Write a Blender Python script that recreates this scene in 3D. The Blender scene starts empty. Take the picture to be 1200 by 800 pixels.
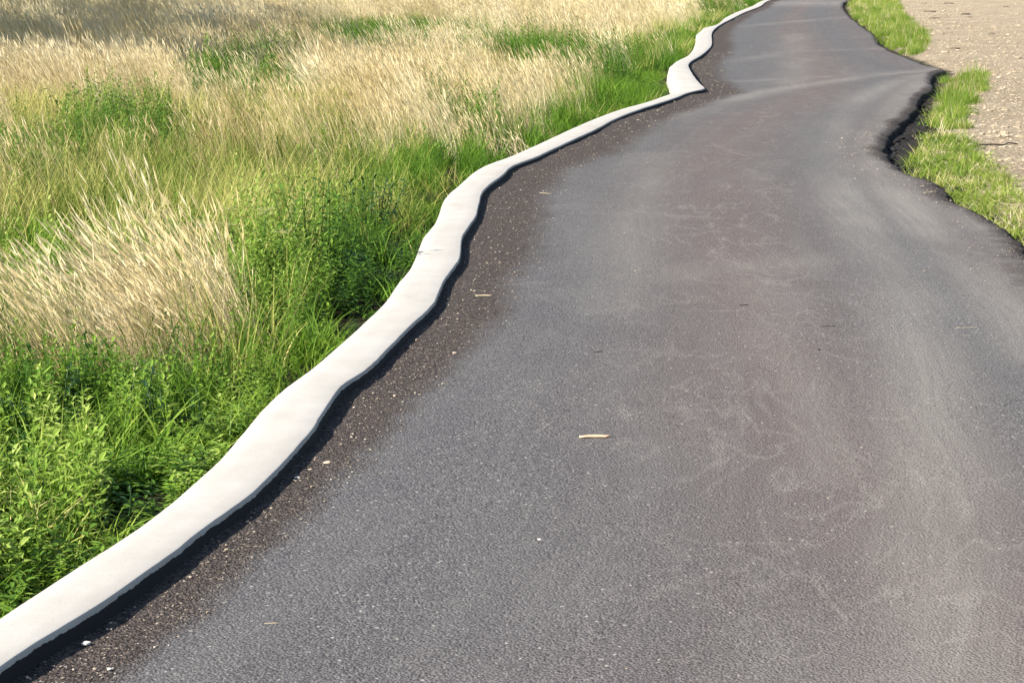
import bpy, bmesh, math, random
import numpy as np
from mathutils import Vector, Matrix, Euler

rng = np.random.default_rng(7)
random.seed(7)
S = bpy.context.scene
COL = S.collection

# ------------------------------------------------------------------ camera
CAM_H, LENS, F = 1.6, 70.0, 70.0 / 36.0 * 1200.0
PITCH = math.atan(445.0 / F)
cam = bpy.data.cameras.new("camera")
cam.lens, cam.sensor_width = LENS, 36.0
cam.clip_start, cam.clip_end = 0.05, 3000.0
camo = bpy.data.objects.new("camera", cam)
COL.objects.link(camo)
camo.location = (0, 0, CAM_H)
camo.rotation_euler = (math.pi / 2 - PITCH, 0, 0)
S.camera = camo

# ------------------------------------------------------------------ light
SUN_EL, SUN_AZ = math.radians(36), math.radians(-118)      # azimuth clockwise from +Y: from the left, a little behind
sun_dir = Vector((math.cos(SUN_EL) * math.sin(SUN_AZ), math.cos(SUN_EL) * math.cos(SUN_AZ), math.sin(SUN_EL)))
W = bpy.data.worlds.new("World")
S.world = W
W.use_nodes = True
wn = W.node_tree.nodes
sky = wn.new('ShaderNodeTexSky')
sky.sky_type = 'NISHITA'
sky.sun_disc = False
sky.sun_elevation = SUN_EL
sky.sun_rotation = SUN_AZ % (2 * math.pi)
wn['Background'].inputs[1].default_value = 0.085
W.node_tree.links.new(sky.outputs[0], wn['Background'].inputs[0])
sl = bpy.data.lights.new("sun", 'SUN')
sl.energy, sl.angle, sl.color = 5.0, math.radians(0.5), (1.0, 0.93, 0.82)
so = bpy.data.objects.new("sun", sl)
COL.objects.link(so)
so.rotation_euler = (-sun_dir).to_track_quat('-Z', 'Y').to_euler()
S.view_settings.view_transform = 'Standard'
S.view_settings.look = 'None'
S.view_settings.gamma = 1.0
S.view_settings.exposure = 1.2
S.cycles.max_bounces = 6
S.cycles.diffuse_bounces = 2
S.cycles.transparent_max_bounces = 4

# ------------------------------------------------------------------ helpers
cp, sp = math.cos(PITCH), math.sin(PITCH)

def ground(u, v, z=0.0):
    """point of the plane at height z seen at photo position (u, v)"""
    u = np.asarray(u, float); v = np.asarray(v, float)
    rx, ry = (u - 600) / F, (400 - v) / F
    dy, dz = cp + ry * sp, -sp + ry * cp
    t = (z - CAM_H) / dz
    return rx * t, dy * t

def photo(x, y, z):
    """where a point of the place appears in the photo (used to look up which plants grow there)"""
    zz = z - CAM_H
    depth = y * cp - zz * sp
    up = y * sp + zz * cp
    return 600 + F * x / depth, 400 - F * up / depth

def pchip(xs, ys):
    xs = np.asarray(xs, float); ys = np.asarray(ys, float)
    o = np.argsort(xs); xs, ys = xs[o], ys[o]
    h = np.diff(xs); d = np.diff(ys) / h
    m = np.zeros(len(xs))
    for i in range(1, len(xs) - 1):
        if d[i - 1] * d[i] > 0:
            w1, w2 = 2 * h[i] + h[i - 1], h[i] + 2 * h[i - 1]
            m[i] = (w1 + w2) / (w1 / d[i - 1] + w2 / d[i])
    m[0], m[-1] = d[0], d[-1]
    def f(q):
        q = np.asarray(q, float)
        i = np.clip(np.searchsorted(xs, q) - 1, 0, len(xs) - 2)
        t = (q - xs[i]) / h[i]
        tc = np.clip(t, 0, 1)
        val = ((2*tc**3 - 3*tc**2 + 1) * ys[i] + (tc**3 - 2*tc**2 + tc) * h[i] * m[i]
               + (-2*tc**3 + 3*tc**2) * ys[i+1] + (tc**3 - tc**2) * h[i] * m[i+1])
        return val + np.where(t < 0, t * h[i] * m[0], 0) + np.where(t > 1, (t - 1) * h[i] * m[-1], 0)
    return f

def vnoise(x, y, seed=0):
    x = np.asarray(x, float); y = np.asarray(y, float)
    xi, yi = np.floor(x), np.floor(y)
    fx, fy = x - xi, y - yi
    fx, fy = fx * fx * (3 - 2 * fx), fy * fy * (3 - 2 * fy)
    def h(a, b):
        s = np.sin(a * 127.1 + b * 311.7 + seed * 74.7) * 43758.5453
        return s - np.floor(s)
    return ((h(xi, yi) * (1 - fx) + h(xi + 1, yi) * fx) * (1 - fy)
            + (h(xi, yi + 1) * (1 - fx) + h(xi + 1, yi + 1) * fx) * fy) * 2 - 1

def fbm(x, y, seed=0, n=4):
    return sum(vnoise(x * 2**k, y * 2**k, seed + k) / 2**k for k in range(n))

def new_mesh(name, verts, faces, mat=None, smooth=False):
    me = bpy.data.meshes.new(name)
    me.from_pydata([tuple(map(float, v)) for v in verts], [], [tuple(map(int, f)) for f in faces])
    if mat: me.materials.append(mat)
    if smooth: me.shade_smooth()
    me.update()
    return me

def grid_mesh(name, P, mat=None, smooth=True):
    """P: rows x cols x 3"""
    r, c = P.shape[:2]
    idx = np.arange(r * c).reshape(r, c)
    q = np.stack([idx[:-1, :-1], idx[:-1, 1:], idx[1:, 1:], idx[1:, :-1]], -1).reshape(-1, 4)
    me = bpy.data.meshes.new(name)
    me.vertices.add(r * c)
    me.vertices.foreach_set("co", P.reshape(-1).astype(np.float32))
    me.loops.add(q.size)
    me.loops.foreach_set("vertex_index", q.reshape(-1).astype(np.int32))
    me.polygons.add(len(q))
    me.polygons.foreach_set("loop_start", np.arange(0, q.size, 4, dtype=np.int32))
    if mat: me.materials.append(mat)
    me.update(calc_edges=True)
    me.validate()
    if smooth: me.shade_smooth()
    return me

def fattr(me, name, vals):
    a = me.attributes.new(name, 'FLOAT', 'POINT')
    a.data.foreach_set("value", np.asarray(vals, np.float32).reshape(-1))

def link(name, me, parent=None, loc=None, rot=None, scale=None):
    o = bpy.data.objects.new(name, me)
    COL.objects.link(o)
    if parent: o.parent = parent
    if loc is not None: o.location = loc
    if rot is not None: o.rotation_euler = rot
    if scale is not None: o.scale = scale
    return o

def tag(o, label=None, cat=None, group=None, kind=None):
    if label: o['label'] = label
    if cat: o['category'] = cat
    if group: o['group'] = group
    if kind: o['kind'] = kind
    return o

class NT:
    """small node-tree writer"""
    def __init__(self, name):
        self.m = bpy.data.materials.new(name)
        self.m.use_nodes = True
        self.t = self.m.node_tree
        self.b = self.t.nodes['Principled BSDF']
        self.out = self.t.nodes['Material Output']
    def n(self, kind, ins=None, **props):
        nd = self.t.nodes.new('ShaderNode' + kind)
        for k, v in props.items(): setattr(nd, k, v)
        for k, v in (ins or {}).items():
            s = nd.inputs[k]
            if isinstance(v, bpy.types.NodeSocket): self.t.links.new(v, s)
            else: s.default_value = v
        return nd
    def math(self, op, a, b=0.0, c=0.0, clamp=False):
        return self.n('Math', {0: a, 1: b, 2: c}, operation=op, use_clamp=clamp).outputs[0]
    def mix(self, f, a, b, blend='MIX'):
        nd = self.n('Mix', None, data_type='RGBA', blend_type=blend)
        for i, v in ((0, f), (6, a), (7, b)):
            if isinstance(v, bpy.types.NodeSocket): self.t.links.new(v, nd.inputs[i])
            else: nd.inputs[i].default_value = v if i == 0 or len(v) == 4 else (*v, 1)
        return nd.outputs[2]
    def ramp(self, f, stops):
        nd = self.n('ValToRGB', {0: f})
        e = nd.color_ramp.elements
        while len(e) < len(stops): e.new(0.5)
        for s, (p, c) in zip(e, stops):
            s.position = p; s.color = (*c, 1) if len(c) == 3 else c
        return nd.outputs[0]
    def attr(self, name, kind='GEOMETRY'):
        return self.n('Attribute', None, attribute_name=name, attribute_type=kind).outputs['Fac']
    def noise(self, vec, scale, detail=4, rough=0.6, out=0):
        return self.n('TexNoise', {'Vector': vec, 'Scale': scale, 'Detail': detail, 'Roughness': rough}).outputs[out]
    def mapr(self, v, a, b, c=0.0, d=1.0):
        return self.n('MapRange', {0: v, 1: a, 2: b, 3: c, 4: d}).outputs[0]
    def bump(self, h, strength, dist):
        return self.n('Bump', {'Height': h, 'Strength': strength, 'Distance': dist}).outputs[0]
    def set(self, **k):
        names = dict(color='Base Color', rough='Roughness', normal='Normal', spec='Specular IOR Level')
        for a, v in k.items():
            s = self.b.inputs[names[a]]
            if isinstance(v, bpy.types.NodeSocket): self.t.links.new(v, s)
            else: s.default_value = (*v, 1) if a == 'color' and len(v) == 3 else v
        return self.m

# ------------------------------------------------------------------ the plan of the path (photo y -> photo x of its edges)
KERB = [(782, -93, 0), (730, -12, 79), (707, 23, 117), (680, 65, 157), (648, 114, 202), (620, 157, 238), (580, 209, 291),
        (538, 256, 336), (500, 289, 368), (482, 304, 379), (468, 318, 388), (454, 333, 398), (432, 364, 430), (407, 393, 456), (379, 425, 484),
        (351, 453, 511), (333, 465, 518), (315, 480, 530), (298, 488, 540), (280, 495, 541), (262, 509, 552), (248, 515, 560), (236, 519, 562), (228, 525, 564),
        (219, 535, 571), (204, 552, 590), (196, 564, 598), (183, 598, 630), (169, 630, 660), (152, 667, 697), (138, 700, 724),
        (127, 731, 753), (120, 757, 775), (114, 774, 793), (108, 789, 809), (103, 790, 826), (98, 790, 821), (90, 789, 814), (84, 786, 810), (80, 784, 808), (76, 788, 807),
        (72, 793, 810), (66, 805, 820), (60, 811, 828), (53, 814, 834), (47, 815.5, 834.5), (41, 816, 834), (36, 822, 836), (33, 825, 839), (30, 837, 843), (21, 850, 860), (15, 862, 872),
        (8, 880, 890), (0, 898, 904.5)]
RIGHT = [(0, 996), (19, 996.5), (28, 1008), (42, 1026), (50, 1030), (60, 1048), (66, 1064), (77, 1092), (80.5, 1106), (84, 1098), (90, 1092), (106, 1088),
         (110, 1079), (128, 1070), (146, 1051), (158, 1041), (170, 1035), (182, 1040), (198, 1060), (212, 1096), (232, 1118), (246, 1146), (262, 1176),
         (278, 1196), (292, 1203)]
ky = np.array([k[0] for k in KERB])
# reveal of the kerb above the asphalt along its length
kz = np.interp(ky, [0, 75, 82, 95, 104, 108, 200, 300, 450, 800], [0.03, 0.04, 0.10, 0.10, 0.05, 0.03, 0.035, 0.045, 0.05, 0.05])
lx, ld = ground([k[1] for k in KERB], ky, kz)
rx_, rd = ground([k[2] for k in KERB], ky, kz)
def extend(d, x, near, far):
    d = np.concatenate([[p[1] for p in near], d, [p[1] for p in far]]); x = np.concatenate([[p[0] for p in near], x, [p[0] for p in far]])
    return d, x
FAR = [(17.0, 105), (27, 130), (60, 190), (150, 330)]
d_, x_ = extend(ld, lx, [(-1.75, 1.0), (-2.4, -6)], FAR); XL = pchip(d_, x_)
d_, x_ = extend(rd, rx_, [(-1.55, 1.0), (-2.2, -6)], [(p[0] + .25, p[1]) for p in FAR]); XR = pchip(d_, x_)
ex, ed = ground([p[1] for p in RIGHT], [p[0] for p in RIGHT])
d_, x_ = extend(ed, ex, [(2.75, 9.0), (2.6, 4.0), (2.6, -6)], [(p[0] + 3.6, p[1]) for p in FAR]); XE = pchip(d_, x_)
o_ = np.argsort(rd); KZ = lambda d: np.interp(d, rd[o_], kz[o_])

def XE_rough(d):
    return XE(d) + 0.02 * fbm(d * 3.1, d * 0 + 2, 5) + 0.012 * vnoise(d * 19, d * 0, 9)

def ground_z(x, y):
    l = XL(y) - 0.0 - x                                       # metres left of the kerb's back
    e = x - XE(y)                                             # metres right of the asphalt edge
    n = 0.05 * fbm(x * 0.22, y * 0.22, 3, 3)
    zl = -0.13 + 0.02 * fbm(x * 2, y * 2, 4, 2) + n * np.clip(l / 3, 0, 1) + 0.10 * np.clip((l - 0.3) / 3, 0, 1)
    zr = -0.085 + 0.075 * np.clip((e - 0.10) / 0.55, 0, 1) + 0.012 * fbm(x * 2.5, y * 2.5, 8, 3) + n * 0.5 * np.clip(e / 6, 0, 1)
    zm = np.full_like(x, -0.11)
    return np.where(l > 0.02, zl, np.where(e > -0.02, zr, zm))

# ------------------------------------------------------------------ materials of the setting
def mat_ground():
    t = NT("meadow_soil_and_gravel")
    tc = t.n('TexCoord').outputs['Object']
    g = t.attr('gravel')
    n1 = t.noise(tc, 3.0, 5); n2 = t.noise(tc, 40, 6, 0.7)
    soil = t.ramp(t.math('ADD', t.math('MULTIPLY', n1, .5), t.math('MULTIPLY', n2, .5)),
                  [(0.3, (0.016, 0.015, 0.008)), (0.5, (0.038, 0.036, 0.016)), (0.7, (0.075, 0.066, 0.032))])
    v = t.n('TexVoronoi', {'Vector': tc, 'Scale': 28.0, 'Randomness': 1.0})
    big = t.noise(tc, 0.9, 5, 0.6)
    vv = t.n('SeparateColor', {0: v.outputs['Color']}).outputs[0]
    stone = t.ramp(t.math('ADD', t.math('MULTIPLY', vv, .35), t.math('MULTIPLY', big, .75)),
                   [(0.25, (0.27, 0.21, 0.14)), (0.45, (0.37, 0.297, 0.205)), (0.62, (0.45, 0.37, 0.262)), (0.9, (0.54, 0.455, 0.34))])
    dirt = t.mix(t.mapr(t.noise(tc, 7, 6, .75), .56, .68), stone, (0.22, 0.165, 0.12))
    gf = t.math('ADD', g, t.math('MULTIPLY', t.math('SUBTRACT', t.noise(tc, 9, 4), .5), .9))
    edge = t.mapr(gf, .35, .65)
    col = t.mix(edge, soil, dirt)
    col = t.mix(t.mapr(t.math('ADD', t.attr('ditch_dark'), t.math('MULTIPLY', t.math('SUBTRACT', n1, .5), .4)), .4, .6), col, t.mix(t.mapr(n2, .4, .62), (0.012, 0.011, 0.011), (0.055, 0.048, 0.043)))  # black crumbs and the drop's shade, both put into the soil colour
    h = t.math('ADD', t.math('MULTIPLY', v.outputs['Distance'], -.6), t.math('MULTIPLY', n2, .8))
    return t.set(color=col, rough=.95, spec=.15, normal=t.bump(t.math('ADD', h, t.math('MULTIPLY', t.noise(tc, 11, 5, .7), 2.2)), 1.0, 0.055))

def mat_asphalt():
    t = NT("asphalt")
    tc = t.n('TexCoord').outputs['Object']
    uv = t.n('UVMap').outputs[0]                               # (metres from the kerb, metres along the path)
    coarse, dust, brown, edge = t.attr('coarse'), t.attr('dust'), t.attr('brown'), t.attr('edge')
    st = t.n('Mapping', {'Vector': uv, 'Scale': (5.0, 0.35, 1)}).outputs[0]
    streak = t.noise(st, 1.0, 6, .62)
    st2 = t.n('Mapping', {'Vector': uv, 'Scale': (26.0, .7, 1)}).outputs[0]
    streak2 = t.noise(st2, 1.0, 5, .65)
    blot = t.noise(tc, 1.3, 5, .6)
    blot2 = t.noise(tc, 6.0, 6, .7)
    grain = t.noise(tc, 150, 3, .75)
    grain2 = t.noise(tc, 260, 2, .6)
    v = t.n('TexVoronoi', {'Vector': tc, 'Scale': 125.0})
    vcol = t.n('SeparateColor', {0: v.outputs['Color']}).outputs[0]
    vd = v.outputs['Distance']
    # binder and stones
    agg = t.ramp(vcol, [(0.0, (0.082, 0.080, 0.083)), (0.5, (0.130, 0.127, 0.131)), (0.85, (0.164, 0.160, 0.163)), (1.0, (0.19, 0.185, 0.18))])
    col = t.mix(t.mapr(grain, .36, .58), (0.038, 0.037, 0.0395), agg)
    # brown film of dust down the middle
    bf = t.math('MULTIPLY', brown, t.mapr(t.math('ADD', t.math('MULTIPLY', blot2, .5), t.math('MULTIPLY', streak, .6)), .27, .48), clamp=True)
    col = t.mix(t.math('MULTIPLY', bf, .95), col, t.mix(t.mapr(grain, .38, .62), (0.055, 0.044, 0.0425), (0.170, 0.145, 0.138)))
    # broad grey wheel-polished streaks
    gf = t.math('MULTIPLY', t.mapr(streak, .42, .72), t.mapr(blot, .3, .65))
    col = t.mix(t.math('MULTIPLY', gf, .35), col, (0.155, 0.153, 0.15))
    # pale dust carried in by wheels
    df = t.math('MULTIPLY', dust, t.mapr(t.math('ADD', t.math('MULTIPLY', streak2, .6), t.math('MULTIPLY', grain, .45)), .18, .72), clamp=True)
    col = t.mix(t.math('MULTIPLY', df, .70), col, (0.29, 0.272, 0.242))
    # scuffs
    for sx, sy, rz, dist_w, wid_, st_, seed_ in ((1.5, .55, .35, 1.4, 42, .25, 0.0), (1.1, .40, -.3, 1.6, 48, .22, 7.3), (2.6, 1.3, .7, 1.2, 42, .15, 3.1)):
        mp_ = t.n('Mapping', {'Vector': uv, 'Scale': (sx, sy, 1), 'Rotation': (0, 0, rz), 'Location': (seed_, seed_ * 2, 0)}).outputs[0]
        sc = t.n('TexNoise', {'Vector': mp_, 'Scale': 1.6, 'Detail': 2, 'Roughness': .4, 'Distortion': dist_w}).outputs[0]
        ring = t.math('SUBTRACT', 1.0, t.math('MULTIPLY', t.math('ABSOLUTE', t.math('SUBTRACT', sc, .5)), wid_), clamp=True)
        part = t.math('MULTIPLY', t.mapr(t.noise(tc, .9 + seed_ * .1, 3), .42, .54), t.mapr(grain, .36, .6))
        part = t.math('MULTIPLY', part, t.math('ADD', .35, t.math('MULTIPLY', brown, 1.3)))
        col = t.mix(t.math('MULTIPLY', t.math('MULTIPLY', ring, part), st_, clamp=True), col, (0.27, 0.25, 0.225))
    # open-textured hand-raked strip beside the kerb and the ragged right edge
    cf = t.math('ADD', coarse, t.math('MULTIPLY', t.math('SUBTRACT', blot2, .5), .5))
    cmask = t.mapr(cf, .34, .62)
    craw = t.mix(t.mapr(t.noise(tc, 75, 4, .8), .40, .62), (0.024, 0.0205, 0.0195), (0.140, 0.115, 0.102))
    spk = t.n('TexVoronoi', {'Vector': tc, 'Scale': 60.0})
    sm = t.math('MULTIPLY', t.math('LESS_THAN', spk.outputs['Distance'], .30), t.math('GREATER_THAN', t.n('SeparateColor', {0: spk.outputs['Color']}).outputs[1], .90))
    craw = t.mix(t.math('MULTIPLY', sm, .8), craw, (0.36, 0.30, 0.23))
    col = t.mix(cmask, col, craw)
    col = t.mix(t.math('MULTIPLY', edge, t.mapr(blot2, .3, .6)), col, (0.024, 0.023, 0.024))
    # spilt light grains over the whole surface
    sp2 = t.n('TexVoronoi', {'Vector': tc, 'Scale': 24.0})
    s2 = t.math('MULTIPLY', t.math('LESS_THAN', sp2.outputs['Distance'], .12), t.math('GREATER_THAN', t.n('SeparateColor', {0: sp2.outputs['Color']}).outputs[2], .88))
    col = t.mix(t.math('MULTIPLY', s2, .6), col, (0.42, 0.39, 0.35))
    h = t.math('ADD', t.math('MULTIPLY', vd, -1.0), t.math('ADD', t.math('MULTIPLY', grain, .9), t.math('MULTIPLY', grain2, .35)))
    h = t.math('MULTIPLY', h, t.math('ADD', .55, t.math('MULTIPLY', cmask, 1.1)))
    return t.set(color=col, rough=.95, spec=.12, normal=t.bump(h, 1.0, .006))

def mat_kerb():
    t = NT("concrete")
    tc = t.n('TexCoord').outputs['Object']
    br = t.n('Mapping', {'Vector': tc, 'Scale': (3, 90, 30)}).outputs[0]
    broom = t.noise(br, 1, 4, .6)
    n = t.noise(tc, 5, 6, .65)
    g = t.noise(tc, 160, 3, .6)
    col = t.mix(t.mapr(n, .35, .7), (0.375, 0.355, 0.325), (0.43, 0.412, 0.383))
    col = t.mix(t.math('MULTIPLY', t.mapr(g, .58, .72), .22), col, (0.30, 0.28, 0.255))
    col = t.mix(t.math('MULTIPLY', t.mapr(t.noise(tc, 1.1, 3), .56, .75), .30), col, (0.36, 0.335, 0.30))
    col = t.mix(t.math('MULTIPLY', t.mapr(broom, .5, .75), .12), col, (0.33, 0.31, 0.285))
    pore = t.n('TexVoronoi', {'Vector': tc, 'Scale': 70.0})
    pm = t.math('MULTIPLY', t.math('LESS_THAN', pore.outputs['Distance'], .16), t.math('GREATER_THAN', t.n('SeparateColor', {0: pore.outputs['Color']}).outputs[0], .80))
    col = t.mix(t.math('MULTIPLY', pm, .5), col, (0.20, 0.185, 0.165))
    stain = t.noise(t.n('Mapping', {'Vector': tc, 'Scale': (1.2, .35, 1)}).outputs[0], 3, 6, .7)
    col = t.mix(t.math('MULTIPLY', t.mapr(stain, .54, .70), .32), col, (0.30, 0.27, 0.235))
    # lower face goes near-black, with a ragged upper limit
    low_black = t.math('ADD', t.attr('low_black'), t.math('MULTIPLY', t.math('SUBTRACT', t.noise(tc, 18, 5, .75), .5), 1.0))
    col = t.mix(t.mapr(low_black, .44, .54), col, (0.020, 0.020, 0.022))
    h = t.math('ADD', t.math('MULTIPLY', broom, .5), t.math('MULTIPLY', g, .4))
    return t.set(color=col, rough=.9, spec=.2, normal=t.bump(h, .35, .003))

M_GROUND, M_ASPHALT, M_KERB = mat_ground(), mat_asphalt(), mat_kerb()

# ------------------------------------------------------------------ ground sheet
def near_rows(lo, hi):
    d = [lo]
    while d[-1] < hi:
        d.append(d[-1] + max(0.06, min(0.02 * abs(d[-1]) ** 1.15, 6.0)))
    return np.array(d)
rows = near_rows(-5.5, 330)
offL = -np.array([400, 250, 160, 100, 70, 50, 38, 30, 24, 20, 17, 14.5, 12.5, 11, 9.5, 8.3, 7.2, 6.2, 5.3, 4.6, 4, 3.5, 3, 2.6, 2.2, 1.85, 1.55, 1.3, 1.05, .85, .65, .5, .36, .24, .13, .03])
offE = np.array([0.0, .05, .1, .16, .24, .33, .45, .6, .8, 1.0, 1.3, 1.6, 2, 2.5, 3, 3.6, 4.3, 5.1, 6, 7.2, 8.8, 11, 14, 18, 24, 32, 45, 70, 110, 180, 300])
R_ = rows[:, None]
gx = np.concatenate([XL(R_) + offL[None], XL(R_) + 0.07 + 0 * R_, (XL(R_) + XE(R_)) / 2, XE(R_) - 0.06, XE(R_) + offE[None]], 1)
gy = np.repeat(R_, gx.shape[1], 1)
P = np.stack([gx, gy, ground_z(gx, gy)], -1)
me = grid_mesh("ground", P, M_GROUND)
e_ = gx - XE(gy)
fattr(me, 'gravel', np.clip((e_ - np.interp(gy, [14.6, 15.6, 21.5, 22.6], [.03, .34, .34, .0])) / 0.4, 0, 1) * (e_ > 0))
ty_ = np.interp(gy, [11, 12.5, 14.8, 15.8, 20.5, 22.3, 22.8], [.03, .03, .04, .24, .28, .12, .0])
fattr(me, 'ditch_dark', (e_ > -.3) * np.clip(1.4 - e_ / np.maximum(ty_, .01) * .9, 0, 1))
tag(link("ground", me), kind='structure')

# ------------------------------------------------------------------ asphalt path
vv = np.concatenate([np.arange(-8, 60, .6), np.arange(60, 300, .9), np.arange(300, 830, 1.4)])
_, dr = ground(np.full_like(vv, 600), vv)
dr = np.concatenate([np.array([-5, -3, -1, 0.5, 1.5, 2.5, 3.2, 3.8]), np.sort(dr), np.array([110, 120, 135, 150, 170, 200, 240, 300])])
a0 = 0.5 * (XL(dr) + XR(dr)); a1 = XE_rough(dr)
NC = 150
tt = np.linspace(0, 1, NC); tt = tt + 0.16 * np.sin(2 * np.pi * tt) / (2 * np.pi) * -1
ax = a0[:, None] * (1 - tt) + a1[:, None] * tt
ay = np.repeat(dr[:, None], NC, 1)
fromL = ax - XR(ay); fromE = a1[:, None] - ax
az = 0.008 * fbm(ax * .8, ay * .5, 12, 3) + 0.004 * vnoise(ax * 3, ay * 2, 13)
az -= 0.03 * np.exp(-(fromE / .06) ** 2)                        # rolled-down right edge
strip = np.interp(ay, [4, 8, 11, 16, 30, 60], [0.17, 0.26, 0.38, 0.45, 0.44, 0.32])
az += (0.003 * fbm(ax * 14, ay * 14, 15, 3)) * np.exp(-np.clip(fromL / strip, 0, 9) ** 4)
az += 0.006 * fbm(ax * 9, ay * 9, 16, 3) * np.exp(-np.clip(fromE / .25, 0, 9) ** 2)
top = np.stack([ax, ay, az], -1)
lip = top[:, -1:, :].copy(); lip[:, :, 0] += 0.02 + 0.02 * vnoise(lip[:, :, 1] * 9, lip[:, :, 1] * 0, 3); lip[:, :, 2] -= 0.045
bot = lip.copy(); bot[:, :, 0] += .01; bot[:, :, 2] = -0.2
P = np.concatenate([top, lip, bot], 1)
me = grid_mesh("asphalt_path", P, M_ASPHALT)
pad = lambda A, last: np.concatenate([A, np.repeat(np.full((len(dr), 1), last), 2, 1)], 1)
su, sv = photo(ax, ay, 0 * ax)
lw = 0.06 * fbm(ax * 2, ay * .7, 20, 3)
fattr(me, 'coarse', pad(np.clip(1.0 - (fromL + lw) / (2 * strip), 0, 1) +   .60 * np.exp(-((fromE + lw) / np.interp(ay, [8, 14, 18, 25], [.34, .26, .22, .12])) ** 2), 1.0))
frac = fromL / np.maximum(fromL + fromE, .1)
cen = np.interp(ay, [4.5, 6, 9, 14, 20, 30, 60], [.62, .50, .46, .48, .50, .55, .5])
wid = np.interp(ay, [4.5, 6, 9, 14, 20, 30, 60], [.30, .21, .18, .20, .20, .15, .12])
brown = np.exp(-((frac - cen + .04 * fbm(ay * .4, ay * 0, 31)) / wid) ** 2)
brown = np.maximum(brown, .6 * np.exp(-((frac - .93) / .1) ** 2))
fattr(me, 'brown', pad(brown, 0.0))
fattr(me, 'edge', pad(np.exp(-(fromE / .03) ** 2), 1.0))

def along(points, width, strength):
    """a mark following a line over the path, laid out on the ground in metres"""
    px, py = ground(*np.array(points, float).T)
    out = np.zeros_like(ax)
    for i in range(len(px) - 1):
        dx, dy = px[i+1] - px[i], py[i+1] - py[i]
        k = np.clip(((ax - px[i]) * dx + (ay - py[i]) * dy) / (dx*dx + dy*dy), 0, 1)
        dist = np.hypot(ax - px[i] - k * dx, (ay - py[i] - k * dy))
        w = width if np.isscalar(width) else width[i]
        out = np.maximum(out, np.exp(-(dist / w) ** 2))
    return out * strength
dust = np.zeros_like(ax)
for pts, w, s in [
    ([(1108, 81), (1030, 88), (960, 98), (900, 107), (850, 118), (800, 130), (740, 150), (700, 172)], .2, .62),
    ([(1104, 84), (1050, 96), (1000, 120), (975, 160), (985, 220), (1030, 290), (1062, 350), (1080, 430), (1095, 560), (1105, 800)], .2, .6),
    ([(1085, 92), (1060, 115), (1025, 160), (1025, 200), (1080, 260), (1150, 330), (1230, 420)], .2, .7),
    ([(1100, 82), (1020, 87), (930, 92), (860, 95)], .25, .35),
    ([(1030, 57), (990, 58), (930, 60), (860, 72)], .25, .4),
    ([(996, 20), (940, 25), (880, 30), (842, 33)], .3, .45),
    ([(1000, 2), (940, 3), (905, 5)], 4, .7),
    ([(930, 40), (935, 70), (930, 100)], .3, .35),
    ([(760, 326), (850, 314), (960, 307), (1100, 296)], .3, .28),
    ([(700, 345), (820, 345), (900, 350)], .3, .15),
    ([(760, 180), (745, 240), (735, 300), (730, 360)], .2, .35),
    ([(880, 330), (900, 400), (960, 470), (980, 560)], .13, .28),
    ([(545, 338), (600, 334), (640, 332)], .03, .5),
    ([(565, 242), (600, 240), (625, 242)], .12, .6),
    ([(1140, 240), (1185, 290), (1260, 340)], .18, .5)]:
    dust = np.maximum(dust, along(pts, w, s))
dust = dust * np.clip(.85 + .45 * fbm(ax * 1.4, ay * .45, 90, 4), .35, 1.15)
fattr(me, 'dust', pad(dust, 0.0))
uvl = me.uv_layers.new(name="UVMap")
vi = np.zeros(len(me.loops), np.int32); me.loops.foreach_get("vertex_index", vi)
UV = np.stack([pad(fromL, 5.0), np.repeat(dr[:, None], NC + 2, 1)], -1).reshape(-1, 2)
uvl.data.foreach_set("uv", UV[vi].astype(np.float32).reshape(-1))
tag(link("asphalt_path", me), kind='structure')

# ------------------------------------------------------------------ kerb
kd = np.concatenate([np.array([-5, -3, -1, .5, 2, 3]), np.arange(3.6, 16, .045), np.arange(16, 40, .1), np.arange(40, 86, .3), np.array([90, 105, 120, 140, 170, 210, 300])])
kl = XL(kd) + .0018 * fbm(kd * 2.2, kd * 0, 41); kr = XR(kd) + .0022 * fbm(kd * 2.6, kd * 0, 42) + .0012 * vnoise(kd * 23, kd * 0, 44)
ztop = KZ(kd) + .0007 * fbm(kd * 1.5, kd * 0, 43) + .0006 * vnoise(kd * 17, kd * 0, 45)
back = .01 + .045 * np.exp(-((kd - 27.5) / 2.2) ** 4)              # battered back where the kerb stands clear of the grass
w = kr - kl
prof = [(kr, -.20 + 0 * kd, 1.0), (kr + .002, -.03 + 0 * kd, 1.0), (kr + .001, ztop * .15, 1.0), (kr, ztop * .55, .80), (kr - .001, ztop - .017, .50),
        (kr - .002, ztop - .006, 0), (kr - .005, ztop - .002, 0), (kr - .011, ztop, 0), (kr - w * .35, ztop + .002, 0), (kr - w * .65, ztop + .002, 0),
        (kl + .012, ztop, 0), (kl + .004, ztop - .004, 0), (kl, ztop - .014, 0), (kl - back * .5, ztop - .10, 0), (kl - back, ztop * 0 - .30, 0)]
P = np.stack([np.stack([x, kd, z], -1) for x, z, _ in prof], 1)
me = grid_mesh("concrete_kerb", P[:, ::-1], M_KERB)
me.set_sharp_from_angle(angle=math.radians(28))
fattr(me, 'low_black', np.repeat(np.array([p[2] for p in prof])[None, ::-1], len(kd), 0))
tag(link("concrete_kerb", me), "long white concrete kerb winding along the left side of the grey asphalt path", "kerb", kind='thing')

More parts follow.
